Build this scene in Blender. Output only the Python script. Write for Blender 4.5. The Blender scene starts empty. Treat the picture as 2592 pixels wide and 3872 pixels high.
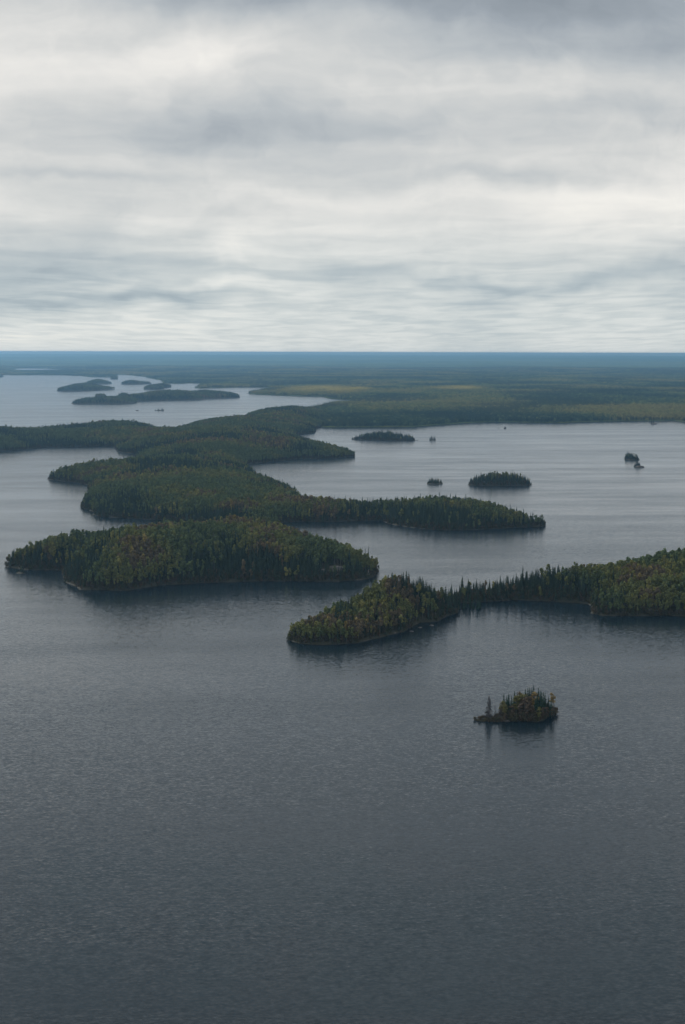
import bpy, math, random
import numpy as np
from mathutils import Vector, Matrix

C = bpy.context.scene
rng = np.random.default_rng(7)
random.seed(7)
R = math.radians

# ------------------------------------------------------------------ camera
CAM_H = 220.0
cd = bpy.data.cameras.new('camera')
cam = bpy.data.objects.new('camera', cd)
C.collection.objects.link(cam)
C.camera = cam
cd.sensor_fit = 'VERTICAL'
cd.sensor_height = 23.6
cd.lens = 35.0
cd.clip_start = 1.0
cd.clip_end = 200000.0
PITCH = math.atan((1936 - 1332) / 5742.0)
ROLL = R(0.15)
cam.matrix_world = (Matrix.Translation((0, 0, CAM_H)) @ Matrix.Rotation(R(90) - PITCH, 4, 'X')
                    @ Matrix.Rotation(ROLL, 4, 'Z'))

# ------------------------------------------------------------------ world: overcast sky
SUN_EL, SUN_AZ = R(32), R(-46)
w = bpy.data.worlds.new('World')
C.world = w
w.use_nodes = True
nt = w.node_tree
nt.nodes.clear()


class NT:
    """small helper for writing node trees"""
    def __init__(s, nt):
        s.nt = nt

    def n(s, typ, **kw):
        nd = s.nt.nodes.new(typ)
        for k, v in kw.items():
            setattr(nd, k, v)
        return nd

    def link(s, a, b):
        s.nt.links.new(a, b)

    def put(s, sock, v):
        if isinstance(v, bpy.types.NodeSocket):
            s.link(v, sock)
        elif v is not None:
            sock.default_value = v

    def m(s, op, a, b=None, c=None, clamp=False):
        nd = s.n('ShaderNodeMath', operation=op, use_clamp=clamp)
        for i, v in enumerate((a, b, c)):
            s.put(nd.inputs[i], v)
        return nd.outputs[0]

    def comb(s, x, y, z):
        nd = s.n('ShaderNodeCombineXYZ')
        for i, v in enumerate((x, y, z)):
            s.put(nd.inputs[i], v)
        return nd.outputs[0]

    def sep(s, v):
        nd = s.n('ShaderNodeSeparateXYZ')
        s.link(v, nd.inputs[0])
        return nd.outputs

    def noise(s, vec, scale, detail=3.0, rough=0.5, dist=0.0, out='Fac'):
        nd = s.n('ShaderNodeTexNoise')
        s.link(vec, nd.inputs['Vector'])
        nd.inputs['Scale'].default_value = scale
        nd.inputs['Detail'].default_value = detail
        nd.inputs['Roughness'].default_value = rough
        nd.inputs['Distortion'].default_value = dist
        return nd.outputs[out]

    def ramp(s, fac, stops, interp='LINEAR'):
        nd = s.n('ShaderNodeValToRGB')
        cr = nd.color_ramp
        cr.interpolation = interp
        while len(cr.elements) > 1:
            cr.elements.remove(cr.elements[-1])
        for i, (p, c) in enumerate(stops):
            e = cr.elements[0] if i == 0 else cr.elements.new(p)
            e.position = p
            e.color = (c, c, c, 1) if isinstance(c, (int, float)) else tuple(c) + (1,)
        s.put(nd.inputs[0], fac)
        return nd.outputs[0]

    def mix(s, f, a, b, typ='MIX'):
        nd = s.n('ShaderNodeMix', data_type='RGBA', blend_type=typ)
        s.put(nd.inputs[0], f)
        for i, v in ((6, a), (7, b)):
            if isinstance(v, tuple) and len(v) == 3:
                v = v + (1,)
            s.put(nd.inputs[i], v)
        return nd.outputs[2]

    def blob(s, u, e, u0, e0, su, se):
        """soft ellipse in (bearing, elevation)"""
        a = s.m('DIVIDE', s.m('SUBTRACT', u, u0), su)
        b = s.m('DIVIDE', s.m('SUBTRACT', e, e0), se)
        q = s.m('ADD', s.m('MULTIPLY', a, a), s.m('MULTIPLY', b, b))
        return s.m('POWER', 2.718, s.m('MULTIPLY', q, -1.0))


t = NT(nt)
tc = t.n('ShaderNodeTexCoord')
D = tc.outputs['Generated']
dx, dy, dz = t.sep(D)
dzc = t.m('MAXIMUM', dz, 0.0)
# cloud deck seen in perspective: a plane overhead
den = t.m('ADD', dzc, 0.014)
px = t.m('DIVIDE', dx, den)
py = t.m('DIVIDE', dy, den)
pv = t.comb(px, t.m('MULTIPLY', py, 0.45), 0.0)
# bearing and elevation for the big masses
u = t.m('DIVIDE', dx, t.m('MAXIMUM', dy, 0.15))
e = t.m('DIVIDE', dzc, t.m('MAXIMUM', dy, 0.15))
ue = t.comb(u, e, 0.3)
wn = t.noise(ue, 9.0, 4.0, 0.55, out='Color')
wx, wy, wz = t.sep(wn)
u2 = t.m('ADD', u, t.m('MULTIPLY', t.m('SUBTRACT', wx, 0.5), 0.22))
e2 = t.m('ADD', e, t.m('MULTIPLY', t.m('SUBTRACT', wy, 0.5), 0.055))
n1 = t.noise(pv, 0.80, 4.0, 0.48, 0.3)
n2 = t.noise(t.comb(u2, t.m('MULTIPLY', e2, 3.2), 0.7), 6.5, 5.0, 0.5)
# banks of broken cloud, thinner and longer towards the horizon
lg = t.m('MULTIPLY', t.m('LOGARITHM', t.m('ADD', e, 0.012), 2.718), 10.0)
n3 = t.noise(t.comb(t.m('MULTIPLY', u, t.m('DIVIDE', 1.25, t.m('ADD', e, 0.016))), lg, 2.0), 1.0, 4.0, 0.5, 0.6)
n3 = t.ramp(n3, [(0.36, 0.12), (0.47, 0.42), (0.53, 0.62), (0.66, 0.85)])
# streak weight grows towards the horizon
low = t.ramp(e, [(0.0, 0.07), (0.008, 0.15), (0.03, 0.20), (0.055, 0.16), (0.09, 0.08), (0.2, 0.05), (1.0, 0.05)])
n4 = t.noise(t.comb(u2, t.m('MULTIPLY', e2, 1.7), 1.9), 24.0, 7.0, 0.62, 0.4)
lum = t.m('ADD', t.m('MULTIPLY', t.m('SUBTRACT', n1, 0.5), t.ramp(e, [(0.0, 0.05), (0.05, 0.17), (0.1, 0.26), (0.2, 0.36)])),
          t.m('MULTIPLY', t.m('SUBTRACT', n2, 0.5), 0.46))
lum = t.m('ADD', lum, t.m('MULTIPLY', t.m('MULTIPLY', t.m('SUBTRACT', n3, 0.5), 0.9), low))
base = t.ramp(e, [(0.0, 0.665), (0.02, 0.665), (0.04, 0.62), (0.055, 0.59), (0.085, 0.665), (0.115, 0.65),
                  (0.145, 0.60), (0.17, 0.58), (0.2, 0.58), (0.235, 0.53), (0.30, 0.46), (0.5, 0.43), (1.0, 0.43)], 'EASE')
lum = t.m('ADD', lum, base)
lum = t.m('ADD', lum, t.m('MULTIPLY', t.m('SUBTRACT', n4, 0.5), t.ramp(e, [(0.0, 0.0), (0.05, 0.12), (0.1, 0.20), (1.0, 0.20)])))
BLOBS = [  # u, e, width, height, amount
    (0.08, 0.242, 0.17, 0.030, -0.36), (0.17, 0.203, 0.09, 0.018, -0.16), (0.19, 0.225, 0.06, 0.016, -0.08),
    (-0.03, 0.236, 0.10, 0.020, -0.17), (-0.20, 0.200, 0.075, 0.035, 0.16), (-0.08, 0.192, 0.055, 0.012, 0.16), (0.07, 0.168, 0.06, 0.012, 0.10),
    (0.17, 0.154, 0.11, 0.010, -0.13), (-0.09, 0.143, 0.12, 0.014, -0.12),
    (-0.17, 0.110, 0.10, 0.004, -0.08), (0.09, 0.113, 0.08, 0.004, -0.07), (0.06, 0.100, 0.10, 0.008, 0.13),
    (0.19, 0.095, 0.09, 0.020, 0.12), (-0.19, 0.062, 0.075, 0.028, -0.14), (-0.08, 0.062, 0.06, 0.008, 0.12),
    (0.13, 0.048, 0.14, 0.006, -0.18), (-0.17, 0.034, 0.07, 0.005, -0.14), (0.12, 0.034, 0.05, 0.005, -0.10),
    (-0.10, 0.043, 0.05, 0.004, 0.15),
]
for (bu, be, su, se, am) in BLOBS:
    lum = t.m('ADD', lum, t.m('MULTIPLY', t.blob(u2, e2, bu, be, su, se), am))
cl = t.ramp(lum, [(0.05, (0.20, 0.235, 0.275)), (0.30, (0.31, 0.350, 0.395)), (0.46, (0.43, 0.465, 0.495)),
                  (0.62, (0.57, 0.585, 0.59)), (0.78, (0.73, 0.725, 0.71)), (0.98, (0.91, 0.89, 0.85))])
# blue-green tint of the air near the horizon
blue = t.ramp(e, [(0.0, 0.55), (0.02, 0.62), (0.05, 0.50), (0.09, 0.1), (0.14, 0.0), (1.0, 0.0)])
cream = t.m('MULTIPLY', t.ramp(e, [(0.0, 0.9), (0.03, 0.9), (0.06, 0.3), (0.12, 0.1)]), t.ramp(lum, [(0.72, 0.0), (0.95, 1.0)]))
cl = t.mix(t.m('MULTIPLY', blue, t.ramp(lum, [(0.3, 1.0), (0.85, 0.35)])), cl, (0.80, 0.97, 1.03), 'MULTIPLY')
cl = t.mix(cream, cl, (1.0, 0.975, 0.92), 'MULTIPLY')
cl = t.mix(1.0, cl, (1.0, 0.99, 0.972), 'MULTIPLY')
sky = t.n('ShaderNodeTexSky')
sky.sky_type = 'NISHITA'
sky.sun_disc = False
sky.sun_elevation = SUN_EL
sky.sun_rotation = SUN_AZ
sky.altitude = 400
bg1 = t.n('ShaderNodeBackground')
t.link(sky.outputs[0], bg1.inputs[0])
bg1.inputs[1].default_value = 0.06
bg2 = t.n('ShaderNodeBackground')
t.link(cl, bg2.inputs[0])
bg2.inputs[1].default_value = 1.15
mx = t.n('ShaderNodeMixShader')
mx.inputs[0].default_value = 0.96
t.link(bg1.outputs[0], mx.inputs[1])
t.link(bg2.outputs[0], mx.inputs[2])
wo = t.n('ShaderNodeOutputWorld')
t.link(mx.outputs[0], wo.inputs[0])

sl = bpy.data.lights.new('sun', 'SUN')
sl.energy = 1.7
sl.angle = R(20)
sl.color = (1.0, 0.95, 0.87)
so = bpy.data.objects.new('sun', sl)
C.collection.objects.link(so)
sd_ = Vector((math.sin(SUN_AZ) * math.cos(SUN_EL), math.cos(SUN_AZ) * math.cos(SUN_EL), math.sin(SUN_EL)))
so.rotation_euler = sd_.to_track_quat('Z', 'Y').to_euler()

vs = C.view_settings
vs.view_transform = 'Standard'
vs.look = 'None'
vs.gamma = 1.0
vs.exposure = 0.0
C.cycles.max_bounces = 8
C.cycles.diffuse_bounces = 2
C.cycles.glossy_bounces = 3
C.cycles.volume_bounces = 6
C.cycles.use_denoising = True

# ------------------------------------------------------------------ traced coast, in metres
POLY={
 'nearest_islet':[(78.6,895.2),(80.1,893.9),(84.6,892.0),(89.3,890.8),(93.2,890.5),(100.5,892.2),(109.3,892.9),(113.4,891.7),(116.5,890.4),(120.5,893.7),(124.1,902.4),(128.1,905.8),(130.9,909.9),(131.1,917.4),(125.6,925.7),(116.0,928.5),(104.0,924.1),(97.0,911.6),(90.4,902.0),(83.8,899.9),(79.5,897.2)],
 'teardrop_island':[(-41.7,1152.4),(-38.4,1142.7),(-28.4,1133.4),(-13.2,1129.4),(9.6,1137.0),(28.7,1158.8),(41.2,1177.8),(48.3,1184.7),(52.7,1198.7),(57.0,1210.5),(63.9,1227.5),(72.5,1230.1),(78.2,1233.9),(88.9,1260.5),(97.2,1272.4),(100.3,1289.7),(99.7,1308.9),(97.8,1321.4),(104.2,1331.5),(100.3,1356.3),(91.9,1324.7),(83.7,1306.8),(76.7,1297.2),(70.8,1302.8),(60.0,1292.2),(51.2,1298.3),(44.2,1295.0),(35.0,1290.8),(27.0,1287.2),(17.8,1281.3),(13.2,1271.6),(6.4,1257.8),(0.2,1237.0),(-5.8,1256.5),(-12.2,1233.8),(-17.4,1216.6),(-22.4,1197.6),(-28.3,1179.1),(-35.8,1165.6),(-40.2,1161.1)],
 'right_peninsula':[(96.0,1331.4),(101.2,1322.9),(108.6,1323.0),(114.1,1324.5),(125.2,1330.4),(137.4,1334.9),(154.7,1342.4),(167.4,1339.7),(179.8,1335.6),(199.5,1330.1),(208.0,1327.4),(216.2,1320.5),(218.6,1309.3),(211.2,1275.4),(215.1,1268.9),(218.2,1262.5),(230.9,1260.1),(248.8,1261.7),(277.2,1263.4),(288.0,1259.7),(351.7,1242.9),(423.4,1503.9),(332.1,1459.4),(282.5,1438.9),(256.6,1426.9),(228.2,1407.7),(209.8,1398.3),(188.4,1396.2),(161.2,1385.3),(145.9,1371.4),(137.7,1366.4),(127.2,1356.9),(120.8,1361.6),(115.4,1359.6),(110.8,1355.0),(104.9,1356.4)],
 'long_dark_island':[(-350.9,1570.8),(-344.7,1545.3),(-331.1,1532.2),(-323.6,1524.7),(-310.4,1519.4),(-292.5,1517.8),(-281.1,1518.0),(-278.3,1499.6),(-270.6,1460.7),(-258.8,1430.4),(-247.4,1409.4),(-243.0,1396.7),(-224.5,1390.7),(-202.6,1391.0),(-188.1,1405.6),(-168.3,1425.4),(-150.2,1432.3),(-121.8,1439.5),(-91.2,1451.8),(-54.4,1450.8),(-5.6,1449.9),(19.0,1462.3),(29.0,1472.9),(32.1,1497.9),(34.3,1523.7),(33.2,1548.5),(29.9,1521.7),(24.2,1546.2),(14.9,1566.4),(7.2,1585.4),(-10.2,1611.8),(-25.9,1657.1),(-45.2,1706.7),(-65.4,1710.5),(-81.2,1741.7),(-102.3,1737.0),(-127.9,1741.8),(-160.8,1718.8),(-181.3,1736.4),(-207.4,1740.7),(-232.1,1742.3),(-239.1,1722.2),(-245.2,1691.1),(-255.2,1668.9),(-281.3,1653.5),(-299.3,1631.3),(-318.2,1623.7),(-330.0,1610.9),(-337.4,1586.7),(-342.8,1560.2),(-343.7,1541.7)],
 'long_peninsula':[(-520.0,2654.9),(-512.0,2616.2),(-471.0,2574.3),(-436.6,2538.7),(-420.2,2493.5),(-401.5,2389.0),(-390.9,2357.7),(-382.5,2251.4),(-369.7,2139.6),(-345.8,2082.9),(-336.4,2038.7),(-318.7,2019.3),(-284.7,2003.8),(-259.0,1994.8),(-245.0,1988.8),(-227.6,1979.7),(-181.5,1931.6),(-131.3,1891.6),(-97.6,1881.0),(-83.0,1916.0),(-83.6,1955.1),(-60.9,1964.9),(-27.9,1962.5),(15.9,1976.0),(49.2,1976.8),(61.4,1946.3),(83.5,1905.2),(104.0,1888.3),(139.2,1872.1),(166.0,1878.4),(204.2,1893.4),(249.0,1914.8),(259.0,1941.7),(258.1,1946.0),(250.8,1934.6),(241.7,1938.2),(237.3,1978.4),(229.0,2003.1),(223.0,2029.1),(217.0,2060.0),(197.7,2101.1),(173.6,2121.7),(144.4,2145.5),(110.6,2136.3),(76.7,2129.8),(40.5,2103.4),(17.0,2110.7),(-28.0,2136.4),(-58.6,2204.4),(-72.6,2346.3),(-97.4,2446.3),(-144.6,2611.4),(-175.3,2820.6),(-189.9,2989.5),(-139.8,3056.9),(-108.8,3103.3),(-102.0,3142.3),(-18.2,3153.3),(30.5,3236.2),(32.7,3287.0),(27.4,3208.0),(-4.1,3323.9),(-50.8,3473.5),(-101.2,3747.0),(-131.7,4064.2),(-121.5,4077.8),(-96.9,4118.9),(-77.5,4160.6),(-75.9,4273.4),(-83.1,4376.8),(-65.1,4454.9),(-30.9,4925.5),(-73.7,5573.8),(-138.0,5880.3),(-139.8,5662.8),(-182.9,5657.2),(-242.7,5651.7),(-285.7,5514.0),(-322.9,5171.9),(-326.7,4839.7),(-323.3,4644.9),(-349.7,4557.1),(-385.8,4600.2),(-419.6,4482.3),(-438.9,4439.7),(-445.9,4240.9),(-456.9,4178.2),(-464.6,4155.3),(-456.2,4022.6),(-461.3,3946.5),(-482.5,4008.5),(-519.4,4236.7),(-538.7,4292.5),(-585.2,4322.1),(-640.5,4330.1),(-721.4,4212.1),(-773.4,4195.3),(-813.9,4068.4),(-857.2,3982.7),(-895.4,3967.2),(-1119.0,3788.0),(-951.2,3215.2),(-759.7,3361.4),(-719.4,3418.2),(-682.8,3506.0),(-602.0,3509.4),(-577.9,3530.2),(-534.4,3552.1),(-518.4,3445.3),(-497.2,3353.9),(-470.0,3310.6),(-437.8,3303.2),(-430.4,3286.1),(-443.5,3268.5),(-398.5,2917.1),(-417.7,2816.4),(-442.7,2739.7),(-463.8,2725.6),(-500.8,2696.3),(-508.0,2644.6),(-510.8,2620.4)],
 'M':[(1464,4195),(1091,4840),(1082,4970),(1024,4948),(845,4900),(686,4781),(572,4810),(485,4842),(381,4763),(253,4568),(211,4501),(80,4470),(-3,4458),(-61,4470),(-94,4684),(-136,5017),(-141,5569),(-135,5880),(-129,5828),(-98,6072),(-58,6403),(-13,6512),(27,6588),(27,7114),(-11,7131),(-57,7228),(-89,7438),(-93,7602),(-212,7651),(-364,7827),(-464,7965),(-517,8114),(-506,8186),(-459,8741),(-452,9172),(-494,9524),(-669,9504),(-811,9312),(-894,9201),(-946,9844),(-991,10540),(-1090,10753),(-1093,10571),(-1255,10640),(-1388,11609),(-1642,12823),(-1722,13289),(-2065,14467),(-2148,14623),(-2098,14132),(-1932,13115),(-2214,13210),(-2305,13631),(-2643,14201),(-3186,14272),(-4196,14261),(-6631,13670)],
 'I1':[(-1579.9,8446.5),(-1532.9,8366.2),(-1463.1,8458.3),(-1408.8,8639.4),(-1353.5,8797.2),(-1326.7,8893.9),(-1343.1,8921.8),(-1474.4,9312.1),(-1587.9,9649.3),(-1694.4,9494.6),(-1654.8,8957.8),(-1643.9,8797.6)],
 'I2':[(-1838.7,10843.1),(-1682.7,10323.6),(-1607.1,10333.0),(-1594.3,10508.7),(-1694.8,10923.6),(-1826.7,11210.6),(-1794.3,10614.3)],
 'I3':[(-1492.8,10262.2),(-1419.3,10271.2),(-1351.2,10364.7),(-1310.5,10456.4),(-1320.4,10507.7),(-1366.9,10585.4),(-1371.8,10482.2),(-1480.3,10893.5),(-1521.4,10651.2),(-1538.9,10605.0)],
 'I4':[(-1165.2,8911.1),(-1101.0,8855.0),(-1061.1,8986.1),(-1087.1,9248.2),(-1065.9,9459.7),(-1100.8,9740.6),(-1195.6,9997.1),(-1192.9,9478.6),(-1199.5,9235.8)],
 'I5':[(-1868.7,12223.6),(-1804.4,12233.0),(-1840.5,12450.1),(-1891.1,12442.2)],
 'I7':[(-1198.9,7340.7),(-1162.0,7301.1),(-1141.0,7345.8),(-1157.6,7436.9),(-1193.5,7500.2),(-1208.5,7432.2)],
 'I8':[(-1171.1,6503.5),(-1139.8,6422.4),(-951.0,6436.9),(-891.5,6525.2),(-901.0,6663.1),(-913.0,6769.9),(-722.2,6973.4),(-644.0,7018.8),(-646.7,7199.1),(-528.6,7313.7),(-501.2,7358.8),(-507.4,7489.3),(-534.9,7679.6),(-690.3,7949.9),(-745.5,8085.1),(-775.1,7941.3),(-817.3,7752.6),(-892.7,7812.0),(-980.2,7647.6),(-1016.2,7266.5),(-1041.6,6914.5),(-1136.4,6592.0),(-1160.9,6466.2)],
 'I8b':[(-1111.2,7525.0),(-1052.1,7485.3),(-1074.9,7629.9),(-1110.9,7649.9),(-1122.9,7613.9)],
 'I0':[(-3238.9,12909.5),(-2892.7,12964.2),(-2946.1,13234.8),(-3010.1,13450.3),(-3396.3,13538.5)],
 'R1':[(21.5,3860.0),(63.4,3832.6),(109.1,3817.3),(162.3,3802.4),(189.1,3820.9),(186.8,3802.9),(165.6,3880.9),(138.1,3905.5),(112.1,3974.8),(71.2,3930.9),(30.9,3862.4),(23.6,3872.8)],
 'R8':[(204.9,2532.3),(222.5,2515.1),(269.5,2506.5),(304.1,2517.6),(318.9,2540.9),(316.0,2543.7),(300.5,2583.5),(290.2,2596.8),(270.2,2596.1),(243.0,2586.1),(217.3,2554.3),(206.6,2527.0)],
 'R7':[(141.0,2545.8),(152.5,2535.9),(168.3,2541.5),(169.2,2567.5),(157.5,2582.9),(144.3,2572.0)],
 'R3':[(588.6,3168.1),(591.8,3129.1),(602.8,3129.5),(612.4,3133.7),(614.1,3145.4),(611.5,3168.9),(609.6,3208.9),(596.8,3200.4)],
 'R2':[(218.8,3828.0),(225.1,3811.0),(234.1,3817.1),(234.6,3846.2),(222.1,3851.4)],
 'R4':[(565.2,2932.5),(572.8,2919.2),(584.1,2929.8),(585.7,2953.7),(581.0,2974.4),(570.7,2953.2)],
 'R5':[(960.1,4743.0),(963.8,4717.0),(974.8,4726.3),(980.4,4761.8),(968.0,4770.0)],
 'I9':[(-709.3,5720.9),(-686.4,5670.9),(-668.3,5684.9),(-676.9,5749.3),(-707.2,5760.4)],
 'D1':[(-325.8,1498.8),(-319.9,1493.4),(-315.2,1497.2),(-319.4,1506.2),(-325.8,1506.1)],
}
LAKES=[[(-4212,19557),(-4074,19912),(-3582,19093),(-3311,18575),(-2915,18808),(-2715,17515),(-3003,18096),(-3234,17529),(-3324,17022),(-3398,16547),(-3664,17191)],
 [(-450,9675),(-396,9681),(-407,10025),(-464,9978)],
 [(-540,10422),(-485,10428),(-499,10737),(-556,10729)],
 [(-2633,23551),(-2379,23624),(-2520,24764),(-2723,24703)],
 [(-690,19617),(-581,19051),(-397,19093),(-412,19836)],
 [(59,9306),(115,9278),(119,9521),(72,9516)]]
POND=[[(-803.9,3857.7),(-750.6,3860.1),(-683.4,3899.3),(-664.6,3949.4),(-732.9,3983.9),(-796.6,3955.7),(-819.7,3917.4)]]
SPOT={'beacon':(25.8,1481.7),'tall1':(26.2,1538.7),'tall2':(23.3,1538.7),'lone':(250.3,1542.8),'tdspire':(-36.0,1163.4),'rockA':(474.2,4436.4),'rockB':(456.4,4451.0),'rockC':(-770.7,5703.8),'outcrop':(-5.4,1468.8),'scrub':(34.3,1523.7)}

POLY['M'] = POLY['M'] + [(-45000, 14600), (-45000, 66000), (45000, 66000), (45000, 4200)]


# ------------------------------------------------------------------ numpy noise and distances
def vnoise(x, y, scale, seed=0):
    x = np.asarray(x) / scale + seed * 17.13
    y = np.asarray(y) / scale - seed * 9.71
    xi = np.floor(x).astype(np.int64)
    yi = np.floor(y).astype(np.int64)
    fx, fy = x - xi, y - yi
    fx = fx * fx * (3 - 2 * fx)
    fy = fy * fy * (3 - 2 * fy)

    def h(a, b):
        n = (a * 374761393 + b * 668265263 + seed * 1442695041) & 0xffffffff
        n = ((n ^ (n >> 13)) * 1274126177) & 0xffffffff
        return ((n ^ (n >> 16)) & 0xffff) / 65535.0
    a = h(xi, yi) * (1 - fx) + h(xi + 1, yi) * fx
    b = h(xi, yi + 1) * (1 - fx) + h(xi + 1, yi + 1) * fx
    return a * (1 - fy) + b * fy


def fbm(x, y, scale, seed=0, octs=3):
    s, amp, tot = 0, 1.0, 0
    for i in range(octs):
        s = s + amp * vnoise(x, y, scale / 2 ** i, seed + i * 5)
        tot += amp
        amp *= .5
    return s / tot


def sdist(px_, py_, rings):
    """signed distance to rings (even-odd), positive inside"""
    out = np.empty(px_.shape)
    A = np.array([p for r in rings for p in r], float)
    Bv = np.array([p for r in rings for p in (r[1:] + r[:1])], float)
    E = Bv - A
    L2 = (E ** 2).sum(1) + 1e-9
    for s in range(0, len(px_), 20000):
        X, Y = px_[s:s + 20000, None], py_[s:s + 20000, None]
        rx, ry = X - A[None, :, 0], Y - A[None, :, 1]
        tt = np.clip((rx * E[:, 0] + ry * E[:, 1]) / L2, 0, 1)
        d2 = (rx - tt * E[:, 0]) ** 2 + (ry - tt * E[:, 1]) ** 2
        dm = np.sqrt(d2.min(1))
        yc = (A[None, :, 1] > Y) != (Bv[None, :, 1] > Y)
        with np.errstate(divide='ignore', invalid='ignore'):
            xc = A[None, :, 0] + ry * (E[:, 0] / np.where(E[:, 1] == 0, 1e-12, E[:, 1]))
        ins = ((yc & (X < xc)).sum(1) % 2) == 1
        out[s:s + 20000] = np.where(ins, dm, -dm)
    return out


# ------------------------------------------------------------------ object helpers
def tag(o, label=None, cat=None, group=None, kind=None):
    if label: o['label'] = label
    if cat: o['category'] = cat
    if group: o['group'] = group
    if kind: o['kind'] = kind
    return o


def mesh_np(name, V, F, mats, midx=None, attrs=None, smooth=False):
    me = bpy.data.meshes.new(name)
    V = np.asarray(V, np.float32)
    F = np.asarray(F, np.int32)
    k = F.shape[1]
    me.vertices.add(len(V))
    me.vertices.foreach_set('co', V.ravel())
    me.loops.add(F.size)
    me.loops.foreach_set('vertex_index', F.ravel())
    me.polygons.add(len(F))
    me.polygons.foreach_set('loop_start', np.arange(0, F.size, k, dtype=np.int32))
    me.polygons.foreach_set('loop_total', np.full(len(F), k, np.int32))
    for m_ in mats:
        me.materials.append(m_)
    if midx is not None:
        me.polygons.foreach_set('material_index', np.asarray(midx, np.int32))
    me.update(calc_edges=True)
    if attrs:
        for an, av in attrs.items():
            a = me.attributes.new(an, 'FLOAT', 'FACE')
            a.data.foreach_set('value', np.asarray(av, np.float32))
    me.polygons.foreach_set('use_smooth', np.full(len(F), smooth))
    return me


def link(name, me, parent=None):
    o = bpy.data.objects.new(name, me)
    C.collection.objects.link(o)
    if parent is not None:
        o.parent = parent
    return o


def empty(name, loc, rz=0.0, sc=1.0):
    o = bpy.data.objects.new(name, None)
    C.collection.objects.link(o)
    o.location = loc
    o.rotation_euler = (0, 0, rz)
    o.scale = (sc, sc, sc)
    return o


# ------------------------------------------------------------------ materials
def new_mat(name):
    m_ = bpy.data.materials.new(name)
    m_.use_nodes = True
    m_.node_tree.nodes.clear()
    return m_, NT(m_.node_tree)


def water_mat():
    m_, t = new_mat('water')
    pos = t.n('ShaderNodeNewGeometry').outputs['Position']
    x, y, z = t.sep(pos)

    def rot(a):
        ca, sa = math.cos(a), math.sin(a)
        return (t.m('ADD', t.m('MULTIPLY', x, ca), t.m('MULTIPLY', y, sa)),
                t.m('SUBTRACT', t.m('MULTIPLY', y, ca), t.m('MULTIPLY', x, sa)))
    # gusts: broad patches and streaks across the lake
    gx, gy = rot(R(3))
    g1 = t.noise(t.comb(t.m('MULTIPLY', gx, 1 / 520.), t.m('MULTIPLY', gy, 1 / 120.), 0.0), 1.0, 4.0, 0.6)
    g2 = t.noise(t.comb(t.m('MULTIPLY', gx, 1 / 90.), t.m('MULTIPLY', gy, 1 / 40.), 3.0), 1.0, 3.0, 0.6)
    gust = t.m('ADD', t.m('MULTIPLY', g1, 0.75), t.m('MULTIPLY', g2, 0.25))
    amp = t.ramp(gust, [(0.32, 0.55), (0.5, 1.0), (0.66, 1.5)])
    # the wind reaches the open near water first; the far bays lie calmer
    amp = t.m('MULTIPLY', amp, t.ramp(t.m('MULTIPLY', y, 0.0001), [(0.05, 1.25), (0.09, 1.20), (0.17, 1.10), (0.26, 0.60), (0.6, 0.5)]))
    sx, sy = None, None
    for (ang, lx, ly, k, det, zz) in ((R(6), 2.6, 1.15, WAVE_A, 1.5, 0.0), (R(-14), 1.5, 0.7, WAVE_B, 1.0, 7.0),
                                      (R(14), 6.0, 2.6, WAVE_C, 1.0, 13.0)):
        ax, ay = rot(ang)
        c = t.noise(t.comb(t.m('MULTIPLY', ax, 1 / lx), t.m('MULTIPLY', ay, 1 / ly), zz), 1.0, det, 0.55, out='Color')
        r_, g_, b_ = t.sep(c)
        a = t.m('MULTIPLY', t.m('SUBTRACT', r_, 0.5), k * 0.45)
        b = t.m('MULTIPLY', t.m('SUBTRACT', g_, 0.5), k)
        sx = a if sx is None else t.m('ADD', sx, a)
        sy = b if sy is None else t.m('ADD', sy, b)
    nv = t.n('ShaderNodeVectorMath', operation='NORMALIZE')
    t.link(t.comb(t.m('MULTIPLY', sx, amp), t.m('MULTIPLY', sy, amp), 1.0), nv.inputs[0])
    p = t.n('ShaderNodeBsdfPrincipled')
    p.inputs['Base Color'].default_value = (0.006, 0.017, 0.025, 1)
    p.inputs['IOR'].default_value = 1.333
    t.link(t.ramp(gust, [(0.32, 0.12), (0.66, 0.23)]), p.inputs['Roughness'])
    t.link(nv.outputs[0], p.inputs['Normal'])
    o = t.n('ShaderNodeOutputMaterial')
    t.link(p.outputs[0], o.inputs[0])
    return m_


WAVE_A, WAVE_B, WAVE_C = 0.16, 0.17, 0.06


def leaf_mat(name, vary=0.5):
    m_, t = new_mat(name)
    at = t.n('ShaderNodeAttribute', attribute_type='INSTANCER', attribute_name='tint')
    sh = t.n('ShaderNodeAttribute', attribute_type='GEOMETRY', attribute_name='shade')
    f = t.m('ADD', t.m('MULTIPLY', sh.outputs['Fac'], vary), 1.0 - vary * 0.5)
    c = t.mix(1.0, at.outputs['Color'], t.comb(f, f, f), 'MULTIPLY')
    d = t.n('ShaderNodeBsdfDiffuse')
    t.link(c, d.inputs[0])
    tr = t.n('ShaderNodeBsdfTranslucent')
    t.link(c, tr.inputs[0])
    mx = t.n('ShaderNodeMixShader')
    mx.inputs[0].default_value = 0.15
    t.link(d.outputs[0], mx.inputs[1])
    t.link(tr.outputs[0], mx.inputs[2])
    o = t.n('ShaderNodeOutputMaterial')
    t.link(mx.outputs[0], o.inputs[0])
    return m_


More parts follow.
